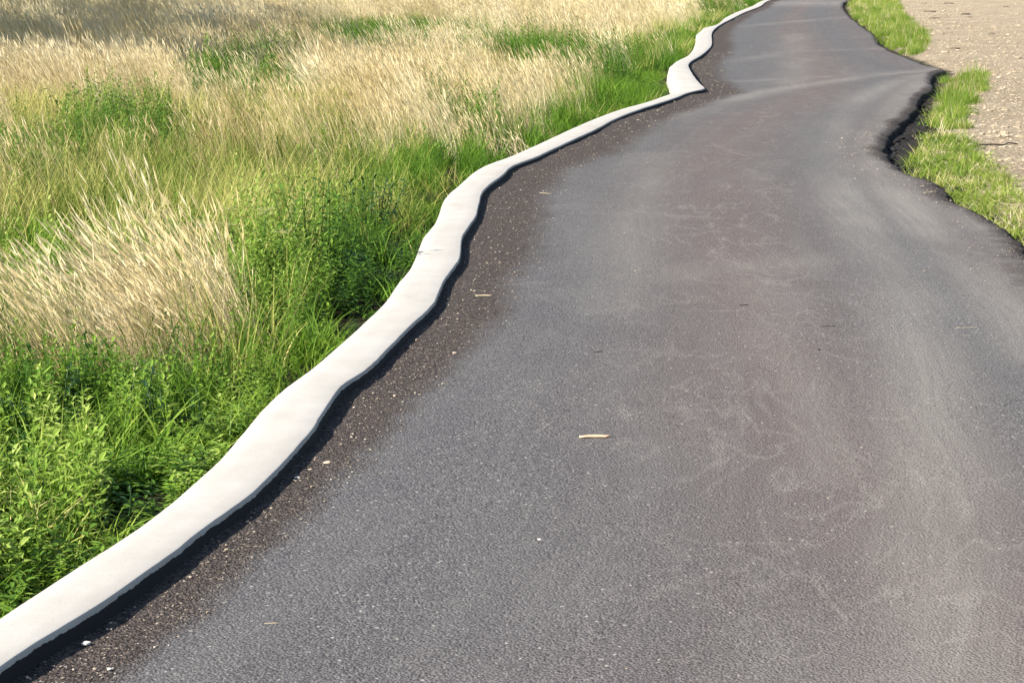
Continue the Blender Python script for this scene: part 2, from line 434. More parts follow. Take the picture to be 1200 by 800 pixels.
# ------------------------------------------------------------------ plant materials (colour only; a tone per plant and per blade)
def mat_leaf(name, stops, trans=.35, rough=.7, spec=.25):
    t = NT(name)
    tone = t.attr('tone', 'INSTANCER')
    bl = t.attr('blade')
    f = t.math('ADD', t.math('MULTIPLY', tone, .55), t.math('MULTIPLY', bl, .45))
    col = t.ramp(f, stops)
    t.set(color=col, rough=rough, spec=spec)
    tr = t.n('BsdfTranslucent', {'Color': col})
    mx = t.n('MixShader', {0: trans, 1: t.b.outputs[0], 2: tr.outputs[0]})
    t.t.links.new(mx.outputs[0], t.out.inputs[0])
    return t.m
M_GOLD = mat_leaf("dry_straw", [(0.05, (0.27, 0.19, 0.07)), (0.3, (0.52, 0.40, 0.18)), (0.6, (0.72, 0.60, 0.345)), (0.95, (0.84, 0.76, 0.54))], .27)
M_MID = mat_leaf("turning_grass", [(0.05, (0.035, 0.08, 0.010)), (0.35, (0.15, 0.22, 0.028)), (0.6, (0.45, 0.43, 0.12)), (0.95, (0.68, 0.58, 0.28))], .32)
M_GREEN = mat_leaf("green_grass", [(0.05, (0.025, 0.08, 0.008)), (0.4, (0.105, 0.225, 0.017)), (0.7, (0.23, 0.36, 0.038)), (0.97, (0.42, 0.48, 0.11))], .45)
M_WEED = mat_leaf("weed_leaf", [(0.05, (0.016, 0.055, 0.008)), (0.32, (0.085, 0.185, 0.018)), (0.6, (0.21, 0.335, 0.04)), (0.97, (0.46, 0.53, 0.15))], .36, .55, .3)
M_VERGE = mat_leaf("verge_grass_blade", [(0.05, (0.09, 0.17, 0.02)), (0.4, (0.17, 0.27, 0.03)), (0.7, (0.31, 0.38, 0.06)), (0.97, (0.62, 0.54, 0.28))], .42)
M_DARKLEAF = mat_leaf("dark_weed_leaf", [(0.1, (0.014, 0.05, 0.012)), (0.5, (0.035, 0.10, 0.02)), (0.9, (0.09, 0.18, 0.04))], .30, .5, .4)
M_UMBEL = mat_leaf("flower_head", [(0.1, (0.42, 0.40, 0.16)), (0.9, (0.62, 0.60, 0.34))], .3)

# ------------------------------------------------------------------ tuft meshes
class MB:
    def __init__(s): s.v, s.f, s.a = [], [], []
    def add(s, vs, fs, a):
        b = len(s.v); s.v += vs; s.f += [tuple(b + i for i in q) for q in fs]; s.a += [a] * len(vs)
    def build(s, name, mat):
        me = new_mesh(name, s.v, s.f, mat)
        fattr(me, 'blade', s.a)
        return me

def blade(mb, base, h, w, az, lean, curl, tone, seg=3, face=None):
    """a tapering ribbon that leans and bends over along its height"""
    d = Vector((math.cos(az), math.sin(az), 0))
    fz = random.uniform(0, math.pi) if face is None else face
    s = Vector((math.cos(fz), math.sin(fz), 0))
    vs, p, ang = [], Vector(base), lean
    for i in range(seg + 1):
        t = i / seg
        ww = w * (1 - t ** 1.6) * .5 + .0003
        vs += [p - s * ww, p + s * ww]
        ang2 = ang + curl * t
        p = p + (d * math.sin(ang2) + Vector((0, 0, math.cos(ang2)))) * (h / seg)
    mb.add(vs, [(2*i, 2*i+1, 2*i+3, 2*i+2) for i in range(seg)], tone)
    return vs[-1]

def leaf(mb, base, direction, length, width, droop, tone):
    d = Vector(direction).normalized()
    s = d.cross(Vector((0, 0, 1)))
    s = s.normalized() if s.length > 1e-3 else Vector((1, 0, 0))
    n = s.cross(d)
    pts = []
    for t, wd in ((0, .12), (.3, .85), (.62, .8), (1, .02)):
        c = Vector(base) + d * length * t - Vector((0, 0, droop * length * t * t))
        pts += [c - s * width * wd * .5 + n * width * .10 * wd, c - n * width * .05 * wd, c + s * width * wd * .5 + n * width * .10 * wd]
    fs = []
    for i in range(3):
        fs += [(3*i, 3*i+1, 3*i+4, 3*i+3), (3*i+1, 3*i+2, 3*i+5, 3*i+4)]
    mb.add(pts, fs, tone)

def gold_tuft(n, r, h):
    mb = MB()
    for _ in range(n):
        a, rr = random.uniform(0, 6.283), r * math.sqrt(random.random())
        b = (rr * math.cos(a), rr * math.sin(a), -.02)
        az = math.pi + random.gauss(0, .55)
        hh = h * random.uniform(.7, 1.12)
        lean = abs(random.gauss(.16, .10)); tone = random.random()
        if random.random() < .62:                                # stem with a seed head
            tip = blade(mb, b, hh, .0027, az, lean, random.uniform(.15, .5), tone, 4)
            ang = lean + .35
            d = Vector((math.cos(az) * math.sin(ang), math.sin(az) * math.sin(ang), math.cos(ang)))
            L, wd = random.uniform(.07, .13), random.uniform(.005, .010)
            t2 = min(1, tone * .6 + random.uniform(.2, .5))
            for f in (0, 1.57):
                s = Vector((math.cos(f), math.sin(f), 0)) * wd * .5
                mb.add([tip - d * L * .25, tip + d * L * .2 - s, tip + d * L * .2 + s, tip + d * L * .8], [(0, 1, 3, 2)], t2)
        else:
            blade(mb, b, hh * random.uniform(.5, .85), random.uniform(.003, .0055), az + random.gauss(0, .8), lean * 1.4, random.uniform(.3, 1.1), tone * .8, 3)
    return mb

def grass_tuft(n, r, h, w, curl=(.3, 1.2), az0=None, spread=.14):
    mb = MB()
    for _ in range(n):
        a, rr = random.uniform(0, 6.283), r * math.sqrt(random.random())
        az = random.uniform(0, 6.283) if az0 is None else az0 + random.gauss(0, .9)
        blade(mb, (rr * math.cos(a), rr * math.sin(a), -.02), h * random.uniform(.55, 1.15), w * random.uniform(.7, 1.4), az,
              abs(random.gauss(spread, .12)), random.uniform(*curl), random.random(), 4)
    return mb

def weed_tuft(n, r, h, leaves, ll, lw):
    mb = MB()
    for _ in range(n):
        a, rr = random.uniform(0, 6.283), r * math.sqrt(random.random())
        b = Vector((rr * math.cos(a), rr * math.sin(a), -.02))
        az, lean = random.uniform(0, 6.283), random.uniform(0, .22)
        hh = h * random.uniform(.6, 1.15); tone = random.random()
        blade(mb, b, hh, .004, az, lean, .2, tone * .5, 3)
        ax_ = Vector((math.cos(az) * math.sin(lean), math.sin(az) * math.sin(lean), math.cos(lean)))
        ph = random.uniform(0, 6.283)
        for i in range(leaves):
            t = .15 + .85 * i / leaves
            ph += 2.4 + random.uniform(-.3, .3)
            up = random.uniform(.1, .5) + .7 * t * t
            size = (1 - .55 * t) * random.uniform(.75, 1.2)
            leaf(mb, b + ax_ * hh * t, (math.cos(ph), math.sin(ph), up), ll * size, lw * size, random.uniform(.1, .6), min(1, max(0, tone * .5 + random.random() * .5)))
    return mb

def source(name, meshes):
    """a collection outside the scene that the scatter below draws from"""
    c = bpy.data.collections.new(name)
    for i, m in enumerate(meshes):
        c.objects.link(bpy.data.objects.new("%s_%02d" % (name, i), m))
    return c

def scatter_tree():
    ng = bpy.data.node_groups.new("scatter", 'GeometryNodeTree')
    ng.interface.new_socket("Geometry", in_out='INPUT', socket_type='NodeSocketGeometry')
    ng.interface.new_socket("Collection", in_out='INPUT', socket_type='NodeSocketCollection')
    ng.interface.new_socket("Geometry", in_out='OUTPUT', socket_type='NodeSocketGeometry')
    N, L = ng.nodes, ng.links
    gi, go = N.new('NodeGroupInput'), N.new('NodeGroupOutput')
    ci = N.new('GeometryNodeCollectionInfo'); ci.inputs['Separate Children'].default_value = True; ci.inputs['Reset Children'].default_value = True
    ip = N.new('GeometryNodeInstanceOnPoints'); ip.inputs['Pick Instance'].default_value = True
    mp = N.new('GeometryNodeMeshToPoints')
    def na(name, typ):
        n = N.new('GeometryNodeInputNamedAttribute'); n.data_type = typ; n.inputs['Name'].default_value = name
        return n.outputs[0]
    L.new(gi.outputs['Geometry'], mp.inputs[0]); L.new(mp.outputs[0], ip.inputs['Points'])
    L.new(gi.outputs['Collection'], ci.inputs[0]); L.new(ci.outputs[0], ip.inputs['Instance'])
    L.new(na('pick', 'INT'), ip.inputs['Instance Index'])
    L.new(na('rot', 'FLOAT_VECTOR'), ip.inputs['Rotation'])
    L.new(na('size', 'FLOAT_VECTOR'), ip.inputs['Scale'])
    L.new(ip.outputs[0], go.inputs[0])
    return ng
SCATTER = scatter_tree()

def scatter(name, pts, rot, size, tone, src):
    n = len(pts)
    me = bpy.data.meshes.new(name)
    me.vertices.add(n); me.vertices.foreach_set("co", np.asarray(pts, np.float32).reshape(-1))
    for nm, typ, val, fld in (('rot', 'FLOAT_VECTOR', rot, 'vector'), ('size', 'FLOAT_VECTOR', size, 'vector'),
                              ('tone', 'FLOAT', tone, 'value'), ('pick', 'INT', rng.integers(0, len(src.objects), n), 'value')):
        a = me.attributes.new(nm, typ, 'POINT')
        a.data.foreach_set(fld, np.asarray(val, np.int32 if typ == 'INT' else np.float32).reshape(-1))
    me.update()
    o = link(name, me)
    md = o.modifiers.new("scatter", 'NODES'); md.node_group = SCATTER
    for it in SCATTER.interface.items_tree:
        if it.name == "Collection": md[it.identifier] = src
    return tag(o, kind='stuff')

# ------------------------------------------------------------------ what grows where on the left bank
KX = lambda v: np.interp(v, ky[::-1], np.array([k[1] for k in KERB])[::-1])
BLOBS = [  # photo x, y, radius x, radius y, plant, weight
    (130, 72, 280, 34, 'gold', 16), (520, 100, 190, 36, 'gold', 14), (660, 30, 170, 34, 'gold', 14), (330, 25, 260, 26, 'gold', 14), (400, 90, 150, 34, 'gold', 10), (700, 70, 70, 22, 'gold', 4),
    (10, 356, 70, 12, 'gold', 40), (100, 338, 80, 17, 'gold', 44), (185, 318, 58, 21, 'gold', 44), (246, 290, 32, 24, 'gold', 30), (130, 345, 160, 22, 'mid', 12), (460, 205, 50, 10, 'gold', 4), 
    (200, 205, 280, 50, 'mid', 20), (60, 225, 90, 30, 'mid', 8), (420, 180, 130, 28, 'mid', 12), (300, 150, 170, 30, 'mid', 9), (330, 220, 90, 18, 'mid', 4),
    (460, 165, 110, 34, 'green', 14), (470, 175, 90, 26, 'weed', 10), (560, 148, 90, 22, 'green', 22), (400, 140, 90, 20, 'mid', 10), (790, 30, 50, 25, 'mid', 6), (240, 375, 60, 26, 'mid', 6), (300, 400, 60, 30, 'mid', 4), (110, 520, 120, 40, 'mid', 2), (0, 470, 25, 60, 'mid', 6),
    (110, 268, 120, 34, 'green', 26), (10, 305, 60, 36, 'green', 24), (60, 285, 70, 24, 'weed', 22), (190, 250, 60, 16, 'weed', 8), (250, 235, 60, 16, 'green', 3), (620, 130, 90, 30, 'green', 8), (720, 90, 60, 30, 'green', 9), (400, 330, 90, 25, 'green', 5),
    (370, 262, 95, 50, 'weed', 60), (440, 250, 50, 50, 'weed', 30), (450, 185, 60, 18, 'weed', 6), (312, 80, 40, 16, 'weed', 400), (256, 88, 26, 11, 'weed', 200), (98, 134, 26, 15, 'weed', 200), (165, 138, 48, 17, 'weed', 80), (60, 120, 50, 10, 'mid', 60), (130, 155, 90, 14, 'mid', 20), (230, 122, 60, 10, 'mid', 10),
    (490, 34, 95, 11, 'green', 300), (425, 48, 50, 13, 'weed', 300), (645, 60, 66, 15, 'weed', 300), (590, 72, 50, 9, 'mid', 120), (360, 116, 60, 10, 'mid', 80), (540, 114, 50, 9, 'weed', 80), (570, 80, 40, 8, 'mid', 4), (400, 60, 60, 10, 'mid', 3), (30, 172, 70, 18, 'weed', 30), (190, 170, 60, 14, 'weed', 12), (530, 110, 30, 8, 'mid', 4),
    (820, 3, 22, 6, 'weed', 10), (380, 15, 30, 8, 'mid', 3), (740, 45, 40, 10, 'green', 4)]
KINDS_ = ['gold', 'mid', 'green', 'weed']

def plant_weights(x, y):
    u, v = photo(x, y, np.full_like(x, .22))
    u = u + 22 * fbm(x * .9, y * .5, 51, 3); v = v + 9 * fbm(x * .7 + 9, y * .4, 52, 3) * np.clip(v / 120, .3, 1.3)
    Wt = {'gold': .7 + 0 * u, 'mid': .7 + 0 * u, 'green': .12 + 0 * u, 'weed': .12 + 0 * u}
    for cx, cy, ru, rv, k, w_ in BLOBS:
        q = ((u - cx) / ru) ** 2 + ((v - cy) / rv) ** 2
        Wt[k] = Wt[k] + w_ * np.exp(-q ** 1.5)
    mid_ = np.exp(-((v - 175) / 95) ** 4)
    Wt['weed'] = Wt['weed'] + 26 * np.clip(fbm(x * .55, y * .22, 55, 3) - .2, 0, 1) * mid_
    far_ = np.clip((130 - v) / 40, 0, 1)
    Wt['mid'] = Wt['mid'] + 16 * np.clip(fbm(x * .35, y * .10, 57, 3) - .45, 0, 1) * far_
    Wt['weed'] = Wt['weed'] + 14 * np.clip(fbm(x * .4, y * .12, 58, 3) - .6, 0, 1) * far_
    Wt['gold'] = Wt['gold'] + 7 * np.clip(fbm(x * .6, y * .25, 56, 3) - .15, 0, 1) * mid_ * (v < 215)
    q = KX(np.clip(v, 0, 782)) - u
    band = np.interp(v, [0, 30, 60, 100, 130, 160, 200, 330, 400], [36, 56, 82, 132, 160, 190, 160, 110, 80])
    Wt['green'] = Wt['green'] + 34 * np.exp(-(np.clip(q, 0, 1e4) / band) ** 3)
    Wt['gold'] = Wt['gold'] * (1 - .96 * np.exp(-(np.clip(q, 0, 1e4) / band) ** 5))
    low = np.clip((v - 354) / 18, 0, 1)
    Wt['weed'] = Wt['weed'] + 13 * low
    Wt['green'] = Wt['green'] + 11 * low * (1 + np.clip((v - 330) / 120, 0, 1) * np.exp(-(q / 90) ** 2))
    Wt['gold'] = Wt['gold'] * (1 - .985 * low)
    Wt['mid'] = Wt['mid'] * (1 - .75 * low)
    return np.stack([Wt[k] for k in KINDS_], -1), u, v

def sample_bank(n_per, dlo, dhi):
    """random points left of the kerb, n_per to the square metre"""
    out = []
    edges = np.geomspace(dlo, dhi, 40)
    for a, b in zip(edges[:-1], edges[1:]):
        mid = (a + b) / 2
        left = min(XL(mid), -600 / F * mid) - (1.2 + .05 * mid)
        left = -600 / F * mid * 1.12 - 1.0
        area = (b - a) * max(0, XL(mid) - left)
        n = int(area * n_per(mid))
        y = rng.uniform(a, b, n); x = rng.uniform(left, XL(y))
        out.append(np.stack([x, y], -1)[(XL(y) - x) > .035])
    return np.concatenate(out)

dens = lambda d: np.interp(d, [3, 7, 10, 16, 25, 40, 60, 90, 130], [80, 68, 54, 38, 23, 14.5, 9.5, 6.5, 3])
B = sample_bank(dens, 3.4, 150)
x, y = B.T
Wt, pu, pv = plant_weights(x, y)
cum = np.cumsum(Wt / Wt.sum(-1, keepdims=True), -1)
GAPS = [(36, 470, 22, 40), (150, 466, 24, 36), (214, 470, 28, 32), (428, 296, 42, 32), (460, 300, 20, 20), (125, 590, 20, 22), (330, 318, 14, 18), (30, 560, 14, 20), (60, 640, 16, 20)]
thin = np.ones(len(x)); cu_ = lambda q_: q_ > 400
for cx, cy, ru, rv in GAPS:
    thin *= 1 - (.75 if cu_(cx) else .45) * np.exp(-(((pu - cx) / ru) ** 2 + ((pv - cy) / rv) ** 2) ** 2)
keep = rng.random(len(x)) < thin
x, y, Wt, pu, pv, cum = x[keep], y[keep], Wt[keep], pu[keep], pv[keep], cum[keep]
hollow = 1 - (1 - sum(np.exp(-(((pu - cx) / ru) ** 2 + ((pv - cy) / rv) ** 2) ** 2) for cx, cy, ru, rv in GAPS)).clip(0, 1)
kind_i = (rng.random(len(x))[:, None] > cum).sum(-1).clip(0, 3)
dist = dist_ = XL(y) - x
short = np.clip((.12 + .72 * dist) / .44, .27, 1.0)                        # the growth is low beside the kerb
short = short * (1 - .5 * hollow)
short = np.where(np.abs(y - 28) < 3.2, np.minimum(short, np.clip(dist / .8, .12, 1)), short)
gz = ground_z(x, y)
big = fbm(x * .5, y * .5, 61, 3)
SRC = {
    'gold': source("straw_source", [gold_tuft(34, .13, .54).build("straw_tuft", M_GOLD) for _ in range(7)]),
    'mid': source("turning_grass_source", [grass_tuft(30, .12, .42, .006).build("turning_tuft", M_MID) for _ in range(4)] +
                  [grass_tuft(26, .12, .46, .005, (.2, .8), math.pi).build("turning_tuft", M_MID) for _ in range(2)]),
    'green': source("green_grass_source", [grass_tuft(34, .11, .34, .007).build("green_tuft", M_GREEN) for _ in range(5)]),
    'weed': source("weed_source", [weed_tuft(4, .10, .34, 20, .072, .022).build("weed_tuft", M_WEED) for _ in range(6)]),
}
SRC_NEAR = source("leafy_cover_source", [weed_tuft(5, .09, .26, 15, .078, .026).build("leafy_tuft", M_WEED) for _ in range(6)] +
                  [weed_tuft(4, .08, .20, 12, .062, .033).build("leafy_tuft", M_WEED) for _ in range(3)])
NAMES = {'gold': "dry_golden_grass", 'mid': "yellowing_grass", 'green': "green_grass", 'weed': "leafy_weeds"}
for i, k in enumerate(KINDS_):
    m = kind_i == i
    if k == 'weed': m = m & (pv < 400)
    n = m.sum()
    rot = np.stack([rng.normal(0, .06, n), rng.normal(0, .06, n), rng.uniform(-.8, .8, n) if k == 'gold' else rng.uniform(0, 6.283, n)], -1)
    s = rng.uniform(.8, 1.2, n) * (1 + .18 * big[m])
    h = s * short[m]
    if k in ('green', 'mid'): h = h * np.interp(pv[m], [300, 420, 480], [1, .75, .6])
    if k == 'weed': h = h * (1 + np.interp(pv[m], [20, 200, 300, 390], [.7, .40, .12, 0]) * np.clip((dist_[m] - .25) / .4, 0, 1))
    wx = np.interp(y[m], [8, 30, 80], [1.0, 1.1, 1.45])
    tone = np.clip(.5 + .34 * big[m] + .3 * fbm(x[m] * 2.2, y[m] * .9, 63, 2) + rng.normal(0, .15, n), 0, 1)
    tone = tone * (1 - .9 * hollow[m]) * (1 - .86 * np.exp(-((pu[m] - 438) / 58) ** 4 - ((pv[m] - 270) / 52) ** 4))  # shade in the hollows and right of the bush, put into tone
    if k == 'gold': tone = np.clip(tone + .38 * np.exp(-((pu[m] - 140) / 160) ** 2 - ((pv[m] - 330) / 60) ** 2), 0, 1)
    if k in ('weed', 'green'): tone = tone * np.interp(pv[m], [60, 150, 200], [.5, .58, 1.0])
    if k == 'mid': tone = np.clip(tone + .13 + .12 * rng.normal(0, 1, n), 0, 1)
    if k == 'gold':
        tone = np.clip(tone + .10, 0, 1)
        cl = np.exp(-((pu[m] - 130) / 170) ** 4 - ((pv[m] - 335) / 55) ** 4)
        rot[:, 1] -= .22 * cl + .07
        h = h * (1 - .14 * cl) * np.exp(rng.normal(0, .14, n))
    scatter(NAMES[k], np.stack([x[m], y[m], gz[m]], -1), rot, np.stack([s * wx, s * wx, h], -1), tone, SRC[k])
# thick low leaf cover on the near bank
m = (kind_i == 3) & (pv >= 400)
xs, ys = x[m], y[m]; hs = hollow[m]
xs = np.concatenate([xs, xs + rng.normal(0, .06, len(xs))]); ys = np.concatenate([ys, ys + rng.normal(0, .08, len(ys))])
hs = np.concatenate([hs, hs]); ok = (XL(ys) - xs) > .05; xs, ys, hs = xs[ok], ys[ok], hs[ok]; n = len(xs)
dd = XL(ys) - xs
s = rng.uniform(.75, 1.2, n)
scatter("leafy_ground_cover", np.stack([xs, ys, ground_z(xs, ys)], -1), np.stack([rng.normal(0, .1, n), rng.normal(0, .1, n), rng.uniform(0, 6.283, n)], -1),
        np.stack([s, s, s * (1 - .45 * hs) * np.clip((dd + .08) / .40, .4, 1.15) * np.interp(ys, [8.0, 8.8], [1.0, 1.25])], -1), np.clip(.60 + .5 * fbm(xs * 2.3, ys * 1.6, 66, 3) + rng.normal(0, .17, n), 0, 1) * (1 - .9 * hs), SRC_NEAR)  # hollow shade put into the tone here too

# ------------------------------------------------------------------ right verge
def inside(u, v, poly):
    p = np.array(poly, float); c = np.zeros(len(u), bool); j = len(p) - 1
    for i in range(len(p)):
        hit = ((p[i, 1] > v) != (p[j, 1] > v)) & (u < (p[j, 0] - p[i, 0]) * (v - p[i, 1]) / (p[j, 1] - p[i, 1] + 1e-9) + p[i, 0])
        c ^= hit; j = i
    return c
VERGE = [[(1000, -6), (1046, -6), (1052, 8), (1064, 24), (1082, 36), (1086, 50), (1072, 62), (1052, 58), (1034, 46), (1014, 28), (1000, 16)],
         [(1110, 90), (1150, 86), (1152, 102), (1136, 118), (1130, 140), (1132, 160), (1150, 186), (1200, 222), (1330, 310), (1330, 390), (1200, 290), (1140, 243), (1096, 214), (1070, 200), (1076, 172), (1094, 142), (1106, 112)]]
X, Y = rng.uniform(1.5, 18, 150000), rng.uniform(8.5, 90, 150000)
keep = rng.random(150000) < np.interp(Y, [8, 25, 40, 90], [1.0, .9, .5, .3])
X, Y = X[keep], Y[keep]
u, v = photo(X, Y, 0 * X)
u = u + 5 * fbm(X * 3, Y * 1.2, 71, 3); v = v + 4 * fbm(X * 3 + 5, Y * 1.2, 72, 3)
m = (inside(u, v, VERGE[0]) | inside(u, v, VERGE[1])) & (X > XE(Y) + .06)
X, Y = X[m], Y[m]
more = [np.stack([X + rng.normal(0, .06, len(X)), Y + rng.normal(0, .10, len(X))], -1) for _ in range(2)]
X, Y = np.concatenate([np.stack([X, Y], -1)] + more).T
m = (X > XE(Y) + .05) & (fbm(X * 2.2, Y * 1.1, 77, 3) > np.interp(Y, [15.5, 16.5], [-2.5, -.34])); X, Y = X[m], Y[m]
n = len(X)
SRC_V = source("verge_source", [grass_tuft(20, .08, .20, .006, (.2, 1.4), None, .3).build("verge_tuft", M_VERGE) for _ in range(4)] + [grass_tuft(9, .09, .22, .004, (.1, .9), None, .25).build("dry_verge_tuft", M_GOLD)] + [weed_tuft(3, .07, .12, 10, .045, .018).build("verge_weed", M_VERGE) for _ in range(2)])
s = rng.uniform(.6, 1.25, n) * np.interp(Y, [10, 25, 50], [.75, .9, 1.0])
vt = np.clip(.38 + .35 * fbm(X * 1.5, Y * .8, 75, 3) + rng.normal(0, .26, n), 0, 1)
scatter("verge_grass", np.stack([X, Y, ground_z(X, Y)], -1), np.stack([rng.normal(0, .1, n), rng.normal(0, .1, n), rng.uniform(0, 6.283, n)], -1),
        np.stack([s, s, s * np.exp(rng.normal(-.15, .38, n)) * np.interp(Y, [10, 17, 24, 28], [.45, .48, .85, .9])], -1), vt, SRC_V)

# ------------------------------------------------------------------ stones
def mat_stone(name, a, b):
    t = NT(name)
    tc = t.n('TexCoord').outputs['Object']
    r = t.attr('tone', 'INSTANCER')
    c = t.mix(t.math('ADD', t.math('MULTIPLY', r, .8), t.math('MULTIPLY', t.noise(tc, 30, 4), .2)), a, b)
    return t.set(color=c, rough=.9, spec=.2)
M_STONE = mat_stone("gravel_stone", (0.27, 0.21, 0.14), (0.54, 0.455, 0.335))
M_PALE = mat_stone("pale_stone", (0.22, 0.17, 0.12), (0.44, 0.385, 0.31))
M_TAR = mat_stone("asphalt_lump", (0.012, 0.012, 0.013), (0.05, 0.048, 0.047))
M_CLOD = mat_stone("dark_clod", (0.12, 0.092, 0.066), (0.26, 0.20, 0.145))

def rock_mesh(name, mat, seed, sub=2, flat=.65, rough=.28):
    r = random.Random(seed)
    bm = bmesh.new()
    bmesh.ops.create_icosphere(bm, subdivisions=sub, radius=.5)
    ph = [(Vector((r.gauss(0, 1), r.gauss(0, 1), r.gauss(0, 1))).normalized(), r.uniform(.25, .48)) for _ in range(7)]
    for v_ in bm.verts:
        for nrm, dd_ in ph:
            e = v_.co.dot(nrm) - dd_
            if e > 0: v_.co -= nrm * e * .85
        v_.co *= 1 + rough * .3 * (r.random() - .5)
        v_.co.z *= flat
    me = bpy.data.meshes.new(name); bm.to_mesh(me); bm.free()
    me.materials.append(mat)
    return me
SRC_STONE = source("stone_source", [rock_mesh("gravel_piece", M_STONE, 100 + i, 1) for i in range(5)])
SRC_PALE = source("pebble_source", [rock_mesh("pebble_piece", M_PALE, 200 + i, 1) for i in range(5)])

def rest(P_, s, name, tone, src):
    n = len(P_)
    return scatter(name, P_, np.stack([rng.normal(0, .2, n), rng.normal(0, .2, n), rng.uniform(0, 6.283, n)], -1),
                   np.stack([s * rng.uniform(.8, 1.5, n), s, s * rng.uniform(.7, 1.1, n)], -1), tone, src)

n = 26000
Y = np.exp(rng.uniform(np.log(9), np.log(95), n)); X = XE(Y) + .25 + np.abs(rng.normal(0, 1, n)) * 5.5
X = np.minimum(X, 600 / F * Y * 1.1 + .8 + rng.uniform(0, .3, n)); ok = X > XE(Y) + .25
X, Y = X[ok], Y[ok]; n = len(X)
s = np.exp(rng.normal(np.log(.014), .5, n)).clip(.006, .03) * np.interp(Y, [10, 40, 90], [.85, 1.15, 1.6])
rest(np.stack([X, Y, ground_z(X, Y) + s * .12], -1), s, "gravel_stones", rng.random(n) ** .8, SRC_STONE)

n = 11000
Y = np.exp(rng.uniform(np.log(11), np.log(95), n)); X = XE(Y) + .35 + np.abs(rng.normal(0, 1, n)) * 5.5
ok = (X < 600 / F * Y * 1.1 + 1) & (fbm(X * .8, Y * .5, 81, 3) > -.25)
X, Y = X[ok], Y[ok]; n = len(X)
s = np.exp(rng.normal(np.log(.042), .5, n)).clip(.02, .12)
scatter("crusted_soil_lumps", np.stack([X, Y, ground_z(X, Y)], -1), np.stack([rng.normal(0, .12, n), rng.normal(0, .12, n), rng.normal(0, .5, n)], -1),
        np.stack([s * rng.uniform(1, 1.5, n), s, s * rng.uniform(.4, .8, n)], -1), rng.random(n) * .55, SRC_STONE)

def on_path(Y, X):                                                   # height of the asphalt there
    return 0.008 * fbm(X * .8, Y * .5, 12, 3) + 0.004 * vnoise(X * 3, Y * 2, 13)
nA = 1900
Y = np.exp(rng.uniform(np.log(4.2), np.log(36), nA)); st_ = np.interp(Y, [4, 8, 11, 16, 30, 60], [0.20, 0.30, 0.42, 0.50, 0.46, 0.35])
X = XR(Y) + .02 + st_ * np.abs(rng.beta(1.3, 1.8, nA)) * 1.15
nB = 500
Y2 = np.exp(rng.uniform(np.log(4.2), np.log(45), nB)); X2 = XR(Y2) + (XE(Y2) - XR(Y2)) * rng.uniform(.1, .97, nB)
nC = 330
Y3 = rng.uniform(10.3, 20, nC); X3 = XE(Y3) - .05 - np.abs(rng.normal(0, .2, nC))
X, Y = np.concatenate([X, X2, X3]), np.concatenate([Y, Y2, Y3])
s = np.exp(rng.normal(np.log(.0056), .42, len(X))).clip(.003, .02)
s[nA:nA + nB] *= .62
s *= np.interp(Y, [5, 15, 40], [.8, 1.15, 1.8])
rest(np.stack([X, Y, on_path(Y, X) + s * .2], -1), s, "scattered_pebbles", rng.random(len(X)), SRC_PALE)

# larger stones that can be told apart
def stone_at(u_, v_, size, mat, label, cat='stone', name='stone', flat=.5, zc=0.0, seed=None, group=None):
    X, Y = ground(u_, v_)
    me = rock_mesh(name, mat, int(u_ * 7 + v_) if seed is None else seed, 2, flat)
    o = link(name, me, loc=(float(X), float(Y), float(zc) + size * .22 * flat), rot=(0, 0, random.uniform(0, 6.28)), scale=(size * 1.3, size, size))
    return tag(o, label, cat, group)
def solid(name, c, rough=.85):
    t = NT(name); tc = t.n('TexCoord').outputs['Object']
    return t.set(color=t.mix(t.noise(tc, 22, 4), tuple(k * .7 for k in c), tuple(min(.9, k * 1.25) for k in c)), rough=rough, spec=.2)
M_WHITE = solid("white_stone", (0.66, 0.63, 0.57))
M_BUFF = solid("buff_stone", (0.50, 0.38, 0.28))
stone_at(101, 754, .019, M_WHITE, "bright white stone lying in the kerb's shadow nearest the bottom of the photo")
stone_at(348, 560, .016, M_WHITE, "white stone at the edge of the kerb's shadow beside a cluster of buff grit")
stone_at(384, 543, .024, M_BUFF, "largest buff stone on the coarse strip right of the kerb", flat=.5)
stone_at(363, 551, .017, M_BUFF, "small brown stone between the white stone and the large buff stone")
stone_at(506, 377, .020, M_WHITE, "pale stone caught against the kerb's shadow just below the kerb bend")
stone_at(528, 323, .014, M_WHITE, "tiny white stone tucked under the kerb edge above the dark gap")
stone_at(128, 784, .012, M_WHITE, "white pebble on the brown strip at the bottom of the photo")
stone_at(960, 410, .013, M_TAR, "small black lump alone on the middle of the asphalt path")
stone_at(632, 632, .010, M_WHITE, "white pebble on bare grey asphalt in the lower middle")

# ------------------------------------------------------------------ black lumps of broken asphalt under the right edge
lumps = [rock_mesh("asphalt_lump", M_TAR, 300 + i, 1, .7, .9) for i in range(6)]
for i in range(120):
    v_ = random.uniform(110, 205)
    Y = float(ground(600, v_)[1])
    wdt = float(np.interp(v_, [108, 125, 170, 190, 205], [.10, .22, .26, .16, .06]))
    X = float(XE(Y)) + .035 + random.random() * wdt
    s = random.uniform(.028, .075)
    o = link("asphalt_lump", lumps[i % 6], loc=(X, Y, float(ground_z(np.array(X), np.array(Y))) + s * .15),
             rot=(random.uniform(-.4, .4), random.uniform(-.4, .4), random.uniform(0, 6.28)), scale=(s * random.uniform(.9, 1.5), s, s * random.uniform(.7, 1.1)))
    tag(o, "black lump of broken asphalt fallen below the ragged right edge of the path", "asphalt lump", "black asphalt lumps below the path's right edge")

